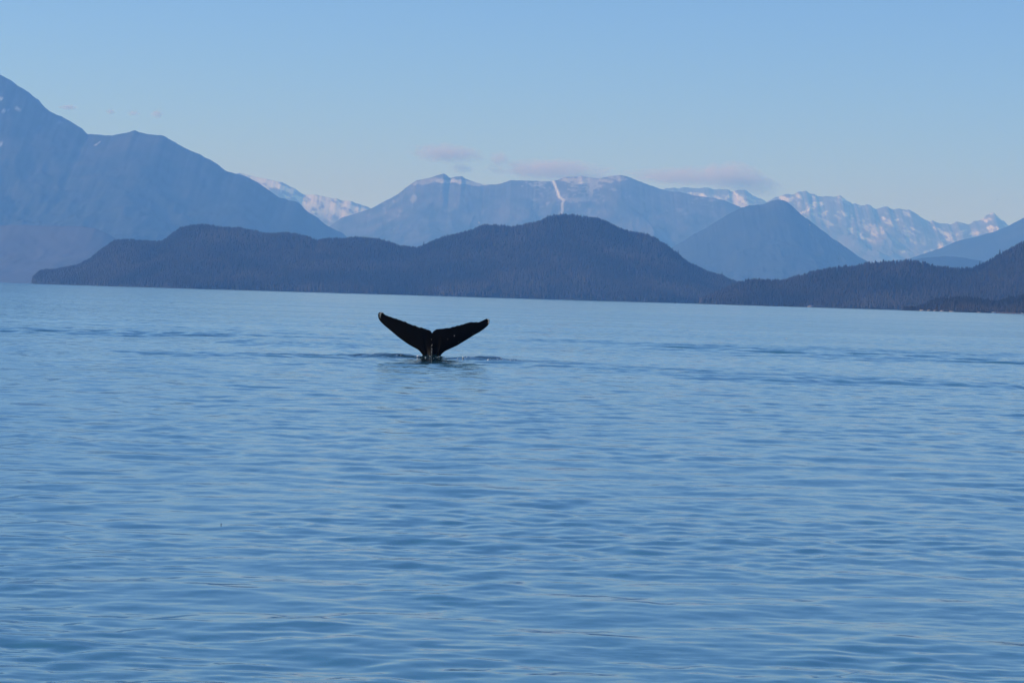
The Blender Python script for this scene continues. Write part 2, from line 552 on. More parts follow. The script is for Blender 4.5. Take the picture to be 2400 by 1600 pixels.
RIGHT_MTN = [(1960, 690), (2030, 640), (2059, 614), (2130, 606), (2178, 591), (2219, 577), (2246, 563), (2280, 557), (2331, 543), (2362, 531), (2382, 519),
    (2400, 511), (2480, 475), (2580, 440), (2720, 430), (2900, 480), (3050, 560), (3250, 660), (3420, 765)]
FOOT_HILL = [(1980, 650), (2052, 618), (2093, 613), (2178, 603), (2212, 600), (2263, 604), (2314, 615), (2380, 622), (2460, 640), (2560, 680)]

def spots(lst, pxs, pys):
    s = np.zeros(pxs.shape)
    wx = 16 * (fbm(pxs / 9.0, pys / 6.0, 301, 4) - 0.5)
    wy = 10 * (fbm(pxs / 9.0, pys / 6.0, 311, 4) - 0.5)
    for (cx, cy, rx, ry, ang, k) in lst:
        a = math.radians(ang)
        rx, ry = rx * 1.2, ry * 0.8
        dx, dy = pxs - cx + wx * min(1, rx / 14), pys - cy + wy * min(1, rx / 14)
        u = (dx * math.cos(a) + dy * math.sin(a)) / rx
        w = (-dx * math.sin(a) + dy * math.cos(a)) / ry
        s = np.maximum(s, k * (1 - smooth(u * u + w * w, 0.6, 1.2)))
    return s

def snow_left(X, Y, Z, px, py, h):
    return spots([(3, 231, 5, 4, 0, .8), (40, 256, 8, 4, 10, .8), (12, 260, 9, 4, -15, .8), (40, 284, 4, 3, 0, .6),
                  (4, 303, 5, 4, 30, .7), (2, 341, 4, 4, 0, .7), (230, 337, 7, 3, -20, .6), (140, 288, 4, 6, 0, .15)], px, py) * (0.4 + 1.0 * fbm(px / 3.0, py / 2.0, 66, 3)) + 0.05 * smooth(h, 0.5, 0.8) * (1 - smooth(py, 300, 420))

def snow_mid(X, Y, Z, px, py, h):
    n = fbm(px / 5.0, py / 4.0, 77, 3)
    s = spots([(1095, 428, 40, 8, 8, .75), (1035, 424, 12, 6, 0, .6), (1060, 424, 16, 6, 0, .5), (1375, 423, 50, 8, 0, .45), (1448, 418, 22, 6, 10, .5),
               (1430, 426, 8, 3, 0, .5), (1362, 428, 8, 3, 0, .7), (1000, 425, 30, 8, -10, .25),
               (1350, 468, 30, 5, 0, .25), (970, 466, 6, 14, 20, .25), (1440, 445, 10, 4, 0, .3)], px, py) * (1.0 * n + 0.9 * h)
    s = np.maximum(s, 0.42 * smooth(h + 0.6 * (fbm(px / 9.0, py / 3.0, 79, 4) - 0.5), 0.42, 0.62) * (1 - smooth(py, 432, 486)))
    s = np.maximum(s, 0.22 * smooth(h + 0.8 * (fbm(px / 12.0, py / 5.0, 83, 4) - 0.5), 0.5, 0.68) * (1 - smooth(py, 470, 540)))
    path = [(1296, 424), (1301, 434), (1306, 448), (1311, 461), (1321, 469), (1317, 480), (1318, 494), (1312, 512)]
    for (x0, y0), (x1, y1) in zip(path[:-1], path[1:]):
        t = np.clip(((px - x0) * (x1 - x0) + (py - y0) * (y1 - y0)) / ((x1 - x0) ** 2 + (y1 - y0) ** 2), 0, 1)
        d = np.hypot(px - x0 - t * (x1 - x0), py - y0 - t * (y1 - y0)) * (0.3 + 1.5 * n)
        s = np.maximum(s, (1.0 if y0 < 465 else 0.6) * (0.45 + 0.9 * n) * (1 - smooth(d, 1.4, 4.6)))
    return s

def snow_ice_left(X, Y, Z, px, py, h):
    n = fbm(px / 16.0, (py - 0.55 * px) / 7.0, 91, 4)
    s = smooth(0.6 * n + 0.5 * h, 0.42, 0.62) * smooth(py, 408, 416) * (1 - smooth(py + 0.15 * (700 - px), 470, 530))
    return np.maximum(0.9 * s, spots([(610, 421, 40, 9, 22, 1), (660, 440, 26, 8, 30, 1), (728, 465, 18, 5, 40, .95), (700, 470, 16, 4, 40, .9),
                                      (735, 497, 6, 4, 0, .9), (820, 486, 28, 6, 18, .8)], px, py))

def snow_ice_right(X, Y, Z, px, py, h):
    n = fbm(px / 18.0, (py - 0.5 * px) / 6.0, 95, 4)
    s = 0.75 * smooth(0.55 * n + 0.55 * h, 0.50, 0.66) * (1 - smooth(py, 545, 600)) * smooth(px, 1780, 1830)
    s = np.maximum(s, 0.6 * smooth(0.55 * n + 0.55 * h, 0.46, 0.62) * smooth(py, 452, 462) * (1 - smooth(px, 1770, 1800)))
    return np.maximum(s, spots([(1636, 455, 20, 5, 14, 1), (1735, 465, 26, 6, 40, .85), (1700, 462, 14, 5, -20, .7), (1912, 481, 16, 9, -12, 1),
        (1975, 467, 18, 6, 35, .95), (1985, 504, 18, 5, 22, .8), (2008, 548, 19, 7, 36, 1), (2070, 512, 6, 5, 0, .95), (2101, 515, 5, 4, 0, .9),
        (2128, 541, 8, 4, 10, .6), (2118, 588, 11, 5, 38, .9), (2205, 541, 18, 6, 25, .8), (2220, 555, 9, 14, 30, .8), (2180, 588, 14, 6, -20, .7), (2205, 575, 6, 16, 20, .6),
        (2328, 536, 11, 7, 10, 1), (2285, 548, 14, 6, -10, .6), (1890, 494, 14, 4, -25, .85), (1925, 500, 16, 5, -10, .7), (1845, 466, 16, 6, 0, .8),
        (2065, 540, 5, 16, -20, .5), (2030, 525, 26, 6, 30, .45), (2250, 545, 14, 5, -20, .5)], px, py) * np.clip(0.15 + 1.5 * smooth(fbm((px + py) / 11.0, (py - 0.55 * px) / 3.2, 97, 4) + 0.35 * (h - 0.4), 0.38, 0.6), 0, 1.15))

def land_thing(o, label, cat):
    return tag(o, label, cat, kind='structure')

land_thing(land('wooded_island', ISLAND, 8100, 900, 560, forest_floor, 101, cols=640, rf=40, tip=0.03, relief=0.22, spur=260, convex=0.8, jag=0.6),
           'long low dark island covered in forest across the water', 'island')
land_thing(land('wooded_hill', RIGHT_HILL, 6300, 560, 700, forest_floor, 111, cols=420, rf=36, relief=0.2, spur=220, convex=0.8, jag=0.6),
           'dark forested hill along the right shore', 'hill')
land_thing(land('shore_point', NEAR_POINT, 4300, 130, 160, forest_floor, 121, cols=260, rf=20, relief=0.15, spur=90, convex=0.6, jag=0.6),
           'low dark wooded point at the right edge', 'hill')
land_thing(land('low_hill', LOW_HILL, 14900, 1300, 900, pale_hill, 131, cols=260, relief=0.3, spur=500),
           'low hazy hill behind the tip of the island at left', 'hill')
land_thing(land('mountain', LEFT_MTN, 19000, 3600, 3000, blue_mountain, 141, cols=680, rf=80, spur=650, relief=0.22, rug=0.6, jag=1.4, snow=snow_left, convex=1.05),
           'tall blue mountain with a long ridge at left', 'mountain')
land_thing(land('mountain', PYRAMID, 19500, 2600, 2200, blue_mountain, 151, cols=360, rf=60, spur=600, relief=0.24, rug=0.6, jag=1.7),
           'blue pyramid-shaped mountain right of the middle', 'mountain')
land_thing(land('mountain', MID_MTN, 25500, 3600, 3000, bare_mountain, 161, cols=900, rf=130, spur=1200, snow=snow_mid, relief=0.3, rug=0.5),
           'broad hazy mountain behind the island with a white snow gully', 'mountain')
land_thing(land('mountain', RIGHT_MTN, 22500, 2600, 2500, blue_mountain, 171, cols=300, rf=50, spur=1000),
           'hazy blue slope rising at the right edge', 'mountain')
land_thing(land('foot_hill', FOOT_HILL, 17000, 1400, 1500, blue_mountain, 181, cols=220, rf=36, spur=600),
           'small blue foothill above the right shore', 'hill')
land_thing(land('mountain', ICE_LEFT, 33000, 4200, 3000, icy_mountain, 191, cols=460, rf=110, spur=900, snow=snow_ice_left, jag=1.6, rug=0.45),
           'snowy far ridge showing behind the left mountain', 'mountain')
land_thing(land('mountain', ICE_RIGHT, 36000, 4600, 3200, icy_mountain, 201, cols=820, rf=150, spur=1100, snow=snow_ice_right, jag=3.0, relief=0.45, rug=0.45),
           'jagged far mountains streaked with snow at right', 'mountain')

# ------------------------------------------------------------------ forests
def tree_proto(sides=5, tiers=2):
    v, f = [], []
    for t in range(tiers):
        z0, z1 = (0.08 + 0.42 * t / max(1, tiers - 1) if tiers > 1 else 0.08), (0.68 if t == 0 and tiers > 1 else 1.0)
        r = 0.2 if t == 0 else 0.145
        b = len(v)
        for s in range(sides):
            a = 2 * math.pi * (s + 0.4 * t) / sides
            v.append((r * math.cos(a), r * math.sin(a), z0))
        v.append((0, 0, z1))
        for s in range(sides):
            f.append((b + s, b + (s + 1) % sides, b + sides))
    return np.array(v), np.array(f)

def needle_material():
    m, nt, b = new_mat('conifer_needles')
    b.inputs['Roughness'].default_value = 0.85
    b.inputs['Specular IOR Level'].default_value = 0.2
    at_ = node(nt, 'ShaderNodeAttribute', attribute_name='tint')
    cr = node(nt, 'ShaderNodeValToRGB')
    e = cr.color_ramp.elements
    e[0].position, e[0].color = 0.0, (0.014, 0.016, 0.012, 1)
    e[1].position, e[1].color = 1.0, (0.066, 0.054, 0.034, 1)
    k = cr.color_ramp.elements.new(0.6)
    k.color = (0.04, 0.032, 0.019, 1)
    nt.links.new(at_.outputs['Fac'], cr.inputs[0])
    nt.links.new(cr.outputs[0], b.inputs['Base Color'])
    return m

NEEDLES = needle_material()

def sample_land(name, fx, fv):
    xs, v, X, Y, Z = GRIDS[name]
    ci = np.clip(fx * (len(xs) - 1), 0, len(xs) - 1.001)
    ri = np.interp(fv, v, np.arange(len(v)))
    ri = np.clip(ri, 0, len(v) - 1.001)
    c0, r0 = ci.astype(int), ri.astype(int)
    cf, rf_ = ci - c0, ri - r0
    def g(A):
        return (A[r0, c0] * (1 - cf) + A[r0, c0 + 1] * cf) * (1 - rf_) + (A[r0 + 1, c0] * (1 - cf) + A[r0 + 1, c0 + 1] * cf) * rf_
    return g(X), g(Y), g(Z)

def forest(host, n, hmin, hmax, seed, label, vmin=-0.12):
    rng = np.random.default_rng(seed)
    fx = rng.uniform(0, 1, n)
    fv = rng.uniform(vmin, 1.0, n)
    nr = int(n * 0.10)
    fv[:nr] = rng.uniform(-0.03, 0.03, nr)
    x, y, z = sample_land(host, fx, fv)
    keep = z > 0.6
    x, y, z = x[keep], y[keep], z[keep]
    n = len(x)
    pv, pf = tree_proto()
    clump = fbm(x / 90.0, y / 90.0, seed, 3)
    H = (hmin + (hmax - hmin) * rng.beta(1.3, 2.6, n)) * (0.55 + 0.9 * clump)
    Wd = H * rng.uniform(0.85, 1.35, n)
    rot = rng.uniform(0, 6.28, n)
    c, s = np.cos(rot)[:, None], np.sin(rot)[:, None]
    lx, ly = pv[None, :, 0] * Wd[:, None], pv[None, :, 1] * Wd[:, None]
    vx = x[:, None] + lx * c - ly * s
    vy = y[:, None] + lx * s + ly * c
    vz = z[:, None] - 0.4 + pv[None, :, 2] * H[:, None]
    verts = np.stack([vx, vy, vz], -1).reshape(-1, 3)
    faces = (pf[None] + (np.arange(n) * len(pv))[:, None, None]).reshape(-1, 3)
    me = mesh_np('forest', verts, faces, NEEDLES, shade=False)
    tint = np.clip(0.3 * rng.uniform(0, 1, n) + 2.0 * (fbm(x / 140.0, y / 190.0, seed + 8, 4) - 0.36), 0, 1)
    attr(me, 'tint', np.repeat(tint, len(pv)))
    o = link('forest', me)
    tag(o, label, 'forest', kind='stuff')
    return o

forest('wooded_island', 42000, 9, 17, 5, 'dense dark conifer forest covering the long island')
forest('wooded_hill', 19000, 6.5, 15.5, 6, 'conifer forest on the hill along the right shore')
forest('shore_point', 3000, 4.5, 9, 7, 'trees on the low point at the right edge')


# ------------------------------------------------------------------ single trees that stand clear of the skyline
BARK = simple_mat('spruce_bark', (0.05, 0.04, 0.03), 0.9, scale=3.0)
SPRUCE = simple_mat('spruce_foliage', (0.022, 0.03, 0.02), 0.9, (0.04, 0.042, 0.028), scale=0.6, spec=0.2)

def spruce(px, py_base, host_D, h, seed, label):
    rng = random.Random(seed)
    base = at(px, py_base, host_D)
    root = bpy.data.objects.new('spruce_tree', None)
    COL.objects.link(root)
    root.location = [float(c) for c in base]
    tag(root, label, 'tree', group='single spruces on the skyline')
    # trunk: tapered, eight-sided
    v, f = [], []
    for k, (z, r) in enumerate(((-2.5, 0.028), (0.4 * h, 0.018), (0.93 * h, 0.004))):
        for s in range(8):
            a = math.pi * s / 4
            v.append((r * h * math.cos(a), r * h * math.sin(a), z))
        if k:
            for s in range(8):
                f.append(((k - 1) * 8 + s, (k - 1) * 8 + (s + 1) % 8, k * 8 + (s + 1) % 8, k * 8 + s))
    link('trunk', mesh_np('trunk', v, f, BARK), root)
    # crown: many drooping branch blades in whorls, uneven lengths
    v, f = [], []
    tiers = 15
    for t in range(tiers):
        z = h * (0.14 + 0.83 * t / tiers)
        R = 0.21 * h * (1 - t / tiers) ** 0.85 + 0.012 * h
        for s in range(7):
            a = rng.uniform(0, 6.283)
            r = R * rng.uniform(0.5, 1.15)
            w = 0.36 * r + 0.01 * h
            dz = -0.05 * h * rng.uniform(0.4, 1.5)
            c, sn = math.cos(a), math.sin(a)
            b0 = len(v)
            v += [(0, 0, z + 0.05 * h), (c * r * .6 - sn * w, sn * r * .6 + c * w, z + dz * .3), (c * r, sn * r, z + dz),
                  (c * r * .6 + sn * w, sn * r * .6 - c * w, z + dz * .3), (c * r * .5, sn * r * .5, z - 0.04 * h)]
            f += [(b0, b0 + 1, b0 + 2), (b0, b0 + 2, b0 + 3), (b0 + 1, b0 + 4, b0 + 2), (b0 + 2, b0 + 4, b0 + 3)]
    b0 = len(v)
    v += [(-.008 * h, 0, .93 * h), (.004 * h, .008 * h, .93 * h), (.004 * h, -.008 * h, .93 * h), (0, 0, 1.04 * h)]
    f += [(b0, b0 + 1, b0 + 3), (b0 + 1, b0 + 2, b0 + 3), (b0 + 2, b0, b0 + 3)]
    link('crown', mesh_np('crown', v, f, SPRUCE, shade=False), root)
    return root

spruce(993, 581, 8100, 20, 1, 'spruce standing at the saddle in the middle of the island skyline')
spruce(888, 568, 8100, 17, 2, 'spruce on the rounded knoll left of the island saddle')
spruce(1589, 604, 8100, 23, 3, 'tall spruce on the steep right shoulder of the island')
spruce(1692, 652, 8100, 20, 4, 'spruce near the low right end of the island skyline')
spruce(1772, 667, 6300, 17, 5, 'left spruce of the pair where the right hill begins')
spruce(1780, 667, 6300, 14, 6, 'shorter right spruce of the pair where the right hill begins')
spruce(1964, 639, 6300, 14, 7, 'spruce on the gentle left slope of the right hill')
spruce(2043, 628, 6300, 16, 8, 'spruce at the foot of the pyramid mountain on the right hill')
spruce(2296, 630, 6300, 19, 9, 'spruce in the dip before the right hill climbs')
spruce(2343, 603, 6300, 19, 10, 'tall spruce halfway up the steep rise at the right edge')

# ------------------------------------------------------------------ rocks and boats along the right shore
ROCK = simple_mat('shore_rock', (0.36, 0.3, 0.24), 0.9, (0.18, 0.155, 0.13), scale=0.35, bump=0.3)
rock_xy = [(2097, 722, 4, 3, 'small rock at the left end of the pale shore rocks'),
           (2114, 723, 10, 4, 'first long pale rock on the right shore, counted from the left'),
           (2132, 723, 11, 4, 'second long pale rock on the right shore, counted from the left'),
           (2149, 723, 12, 5, 'third pale rock on the right shore, wide and low'),
           (2162, 722.5, 11, 6, 'brightest tan rock where the low wooded point begins'),
           (2179, 725, 10, 5, 'tan rock just right of the brightest one at the wooded point'),
           (2193, 725.5, 8, 6, 'brownish rock under the left trees of the wooded point'),
           (2211, 726, 12, 5, 'broad dull rock under the middle of the wooded point'),
           (2231, 726.5, 10, 4, 'dull rock under the right half of the wooded point'),
           (2296, 730, 8, 3, 'low rock beside the white boat off the wooded point'),
           (1900, 716, 13, 7, 'pinkish rock outcrop standing alone on the right hill shore')]
def shore_y(host, px):
    xs, v, X, Y, Z = GRIDS[host]
    pxs, _ = to_px(np.stack([X, Y, Z], -1))
    wet = Z[-14:] < 0.3
    c = np.argmin(np.abs(pxs[-1] - px))
    rows = np.where(Z[:, c] > 0.3)[0]
    return float(Y[rows.max(), c]) if len(rows) else float(Y[-1, c])

def rock(px, py, wpx, hpx, D, seed, label):
    rng = np.random.default_rng(seed)
    w, h = wpx * D / F_PX * 0.62, hpx * D / F_PX * 0.62
    n_u, n_v = 14, 8
    u = np.linspace(0, 2 * math.pi, n_u, endpoint=False)
    vv = np.linspace(0, 1, n_v)
    U, V = np.meshgrid(u, vv)
    rr = np.cos(V * math.pi / 2) ** 0.3
    nz = 0.72 + 0.6 * fbm(np.cos(U) * 1.4 + seed * 3.1, np.sin(U) * 1.4 + V * 2, seed, 3)
    X = w * rr * np.cos(U) * nz
    Y = w * 0.8 * rr * np.sin(U) * nz
    Z = -1.0 + (h + 1.0) * np.sin(V * math.pi / 2) * (0.8 + 0.4 * fbm(X / w + 9, Y / w, seed + 3, 3))
    verts = np.stack([X, Y, Z], -1).reshape(-1, 3)
    f = []
    for r in range(n_v - 1):
        for c in range(n_u):
            f.append((r * n_u + c, r * n_u + (c + 1) % n_u, (r + 1) * n_u + (c + 1) % n_u, (r + 1) * n_u + c))
    p = at(px, py, D)
    o = link('rock', mesh_np('rock', verts, f, ROCK, shade=False), loc=(p[0], D, 0.0))
    tag(o, label, 'rock', group='pale rocks along the right shore')
for i, (px, py, wp, hp, lab) in enumerate(rock_xy):
    rock(px, py, wp, hp, shore_y('wooded_hill' if px < 2155 else 'shore_point', px) - 3.0, 60 + i, lab)

# strip of brown shingle below the trees
def beach():
    n = 60
    v, f = [], []
    for i in range(n):
        px = 2325 + 160 * i / (n - 1)
        Y = shore_y('shore_point', px)
        p = at(px, 730, Y)
        hgt = 1.6 + 1.2 * float(fbm(i / 4.0, 0.5, 71, 3))
        v += [(p[0], Y - 12, -0.6), (p[0], Y - 4, 0.5 * hgt), (p[0], Y + 6, hgt), (p[0], Y + 16, hgt * 0.9)]
        if i:
            b = 4 * i
            for k in range(3):
                f.append((b - 4 + k, b + k, b + k + 1, b - 3 + k))
    o = link('beach', mesh_np('beach', v, f, simple_mat('shingle', (0.10, 0.075, 0.065), 0.95, (0.15, 0.115, 0.1), scale=0.3)))
    tag(o, 'narrow brown beach at the right edge under the trees', 'beach', kind='structure')
beach()

HULL = simple_mat('boat_paint', (0.82, 0.82, 0.8), 0.35, (0.74, 0.74, 0.72), scale=2.0)
DARK = simple_mat('boat_boot_stripe', (0.03, 0.035, 0.04), 0.5, scale=2.0)
def box(x0, x1, y0, y1, z0, z1, taper=0.0):
    v = [(x0, y0, z0), (x1, y0, z0), (x1, y1, z0), (x0, y1, z0),
         (x0 + taper, y0 + taper, z1), (x1 - taper, y0 + taper, z1), (x1 - taper, y1 - taper, z1), (x0 + taper, y1 - taper, z1)]
    f = [(3, 2, 1, 0), (4, 5, 6, 7), (0, 1, 5, 4), (1, 2, 6, 5), (2, 3, 7, 6), (3, 0, 4, 7)]
    return v, f
def boat(px, py, D, length, label):
    p = at(px, py, D)
    root = bpy.data.objects.new('motor_boat', None)
    COL.objects.link(root)
    root.location = (float(p[0]), D, 0)
    tag(root, label, 'boat', group='white boats by the right shore')
    st = [(-0.5, 0.13, 0.10), (-0.2, 0.15, 0.11), (0.15, 0.14, 0.13), (0.38, 0.08, 0.16), (0.5, 0.005, 0.19)]
    for part, z_lo, z_hi, mt, k in (('hull', 0.05, 1.0, HULL, 1.0), ('boot_stripe', -0.5, 0.05, DARK, 1.02)):
        v, f = [], []
        for (x, w, s) in st:
            zt = s * length if part == 'hull' else 0.05 * length
            zb = 0.05 * length if part == 'hull' else -0.06 * length
            wb = w * (0.8 if part == 'hull' else 0.55)
            v += [(x * length, -w * length * k * (1 if part == 'hull' else .8), zt), (x * length, -wb * length * k, zb),
                  (x * length, wb * length * k, zb), (x * length, w * length * k * (1 if part == 'hull' else .8), zt)]
        for i in range(len(st) - 1):
            a = 4 * i
            f += [(a, a + 4, a + 5, a + 1), (a + 1, a + 5, a + 6, a + 2), (a + 2, a + 6, a + 7, a + 3), (a + 3, a + 7, a + 4, a)]
        f += [(0, 1, 2, 3)]
        link(part, mesh_np(part, v, f, mt, shade=False), root)
    v, f = box(-0.22 * length, 0.18 * length, -0.1 * length, 0.1 * length, 0.12 * length, 0.30 * length, 0.02 * length)
    cab = link('cabin', mesh_np('cabin', v, f, HULL, shade=False), root)
    v, f = box(-0.18 * length, 0.14 * length, -0.103 * length, -0.097 * length, 0.21 * length, 0.27 * length)
    link('window', mesh_np('window', v, f, DARK, shade=False), cab)
boat(2328, 727, shore_y('shore_point', 2328) - 25, 7.5, 'small white cabin boat moored off the low wooded point')
boat(2396, 730, shore_y('shore_point', 2396) - 25, 6.0, 'small white boat cut by the right edge of the picture')

# ------------------------------------------------------------------ gulls and other birds
GULL = simple_mat('gull_feathers', (0.8, 0.8, 0.79), 0.7, (0.7, 0.7, 0.7), scale=6.0)
DARKBIRD = simple_mat('dark_feathers', (0.03, 0.026, 0.024), 0.7, (0.05, 0.042, 0.038), scale=6.0)
BROWNBIRD = simple_mat('brown_feathers', (0.07, 0.055, 0.045), 0.7, (0.12, 0.1, 0.085), scale=6.0)

def bird(px, py, D, span, lift, heading, mat, label, group=None, wing_mat=None, bank=0.0):
    """One continuous body with bill and tail; the wings are swept, arched surfaces."""
    p = at(px, py, D)
    root = bpy.data.objects.new('bird', None)
    COL.objects.link(root)
    root.location = [float(c) for c in p]
    root.rotation_euler = (0, bank, heading)
    tag(root, label, 'bird', group=group)
    L = span * 0.45
    prof = [(-.5, .01, .055), (-.36, .05, .03), (-.2, .12, .09), (0, .15, .13), (.2, .13, .12), (.32, .085, .085), (.4, .08, .08), (.46, .03, .03), (.55, .006, .006)]
    v, f, n = [], [], 10
    for (y, rx, rz) in prof:
        for s in range(n):
            a = 2 * math.pi * s / n
            v.append((rx * L * math.cos(a), y * L, rz * L * math.sin(a) + (0.03 * L if y > .3 else 0)))
    for i in range(len(prof) - 1):
        for s in range(n):
            f.append((i * n + s, i * n + (s + 1) % n, (i + 1) * n + (s + 1) % n, (i + 1) * n + s))
    link('body', mesh_np('body', v, f, mat), root)
    for sgn in (-1, 1):
        v, f = [], []
        st = [(0.0, .34, 0.0), (.25, .34, .09), (.5, .30, .12), (.75, .2, .08), (1.0, .03, 0.0)]
        for (t, c, arch) in st:
            x = sgn * t * span / 2
            z = 0.06 * L + lift * abs(x) + arch * span * 0.5
            sweep = -0.22 * L * max(0, t - .4) + 0.12 * L * min(t, .4)
            th = 0.02 * L * (1 - t) + 0.004 * L
            v += [(x, .18 * L + sweep, z), (x, .18 * L + sweep - c * L * .5, z + th), (x, .18 * L + sweep - c * L, z - .01 * L), (x, .18 * L + sweep - c * L * .5, z - th)]
        for i in range(len(st) - 1):
            a = 4 * i
            for k in range(4):
                f.append((a + k, a + (k + 1) % 4, a + 4 + (k + 1) % 4, a + 4 + k))
        link('wing', mesh_np('wing', v, f, wing_mat or mat), root)
    return root

bird(1123, 523, 900, 1.3, 0.5, math.radians(70), GULL, 'white gull flying just above the island skyline', 'white gulls in flight', bank=0.3)
bird(1889, 509, 900, 1.2, 0.25, math.radians(50), GULL, 'upper of two white gulls at the right slope of the pyramid mountain', 'white gulls in flight')
bird(1898, 527, 900, 1.0, -0.2, math.radians(65), GULL, 'lower of two white gulls at the right slope of the pyramid mountain', 'white gulls in flight', bank=0.4)
bird(1965, 606, 700, 0.55, 0.3, math.radians(80), DARKBIRD, 'tiny dark bird against the pyramid mountain above the right hill')
bird(2338, 468, 2400, 2.0, 0.4, math.radians(60), DARKBIRD, 'faint dark bird in the sky above the far peak at right')
bird(1843, 793.5, 186, 0.42, 0.12, math.radians(15), GULL, 'small brown-winged bird with pale belly skimming the water at right', wing_mat=BROWNBIRD)

# ------------------------------------------------------------------ humpback tail
def whale_skin():
    m, nt, b = new_mat('wet_whale_skin')
    L = nt.links.new
    tc = node(nt, 'ShaderNodeTexCoord')
    nz = node(nt, 'ShaderNodeTexNoise')
    nz.inputs['Scale'].default_value = 3.0
    nz.inputs['Detail'].default_value = 6
    L(tc.outputs['Object'], nz.inputs['Vector'])
    mx = node(nt, 'ShaderNodeMix', data_type='RGBA')
    mx.inputs[6].default_value = (0.0015, 0.0015, 0.0018, 1)
    mx.inputs[7].default_value = (0.004, 0.004, 0.004, 1)
    L(nz.outputs['Fac'], mx.inputs[0])
    L(mx.outputs[2], b.inputs['Base Color'])
    b.inputs['Roughness'].default_value = 0.5
    b.inputs['Specular IOR Level'].default_value = 0.05
    bp = node(nt, 'ShaderNodeBump')
    bp.inputs['Distance'].default_value = 0.01
    bp.inputs['Strength'].default_value = 0.5
    n2 = node(nt, 'ShaderNodeTexNoise')
    n2.inputs['Scale'].default_value = 14.0
    L(tc.outputs['Object'], n2.inputs['Vector'])
    L(n2.outputs['Fac'], bp.inputs['Height'])
    L(bp.outputs[0], b.inputs['Normal'])
    return m

PX = 0.0152 / 5.88                      # metres per pixel of the enlarged crop the outline was read from
CX, CZ = 1012.0, 815.0
TRAIL = [(252, 222), (258, 204), (285, 195), (318, 200), (338, 224), (365, 240), (430, 262), (500, 282), (560, 298), (620, 318),
    (680, 337), (730, 358), (780, 372), (830, 388), (870, 396), (900, 405), (950, 415), (985, 430), (1000, 448), (1009, 464), (1020, 446), (1035, 430),
    (1070, 415), (1110, 404), (1150, 398), (1200, 390), (1250, 383), (1300, 376), (1340, 355), (1400, 335), (1450, 322), (1520, 305),
    (1600, 292), (1660, 286), (1700, 268), (1750, 245), (1780, 243), (1797, 262), (1797, 280)]
LEAD = [(250, 240), (258, 280), (285, 325), (340, 375), (400, 420), (470, 475), (540, 530), (620, 585), (700, 635), (780, 675),
    (820, 695), (850, 720), (875, 750), (900, 785), (922, 818), (935, 870), (930, 1000), (915, 1300), (905, 1700), (1012, 1780),
    (1120, 1700), (1110, 1300), (1097, 1000), (1092, 870), (1100, 825), (1115, 800), (1140, 765), (1165, 735), (1200, 705), (1240, 685), (1290, 660),
    (1360, 625), (1430, 580), (1500, 535), (1580, 480), (1650, 440), (1720, 390), (1775, 340), (1795, 300)]

def resample(pts, i_mid, n_half, power=1.0):
    """Split a polyline at index i_mid and sample both halves evenly by length."""
    P = np.array(pts, float)
    out = []
    for seg, rev in ((P[:i_mid + 1], False), (P[i_mid:], True)):
        d = np.concatenate([[0], np.cumsum(np.hypot(*np.diff(seg, axis=0).T))])
        t = np.linspace(0, 1, n_half)
        s = np.stack([np.interp(t * d[-1], d, seg[:, k]) for k in (0, 1)], -1)
        out.append(s if not rev else s[1:])
    return np.concatenate(out)

def tail_surface(x, z):
    """Depth of the mid surface (metres towards the camera is negative y)."""
    return 0.22 * np.clip(z, -0.2, 3) + 0.06 * np.abs(x) ** 1.6 - 0.10 * np.clip(-z, 0, 3)

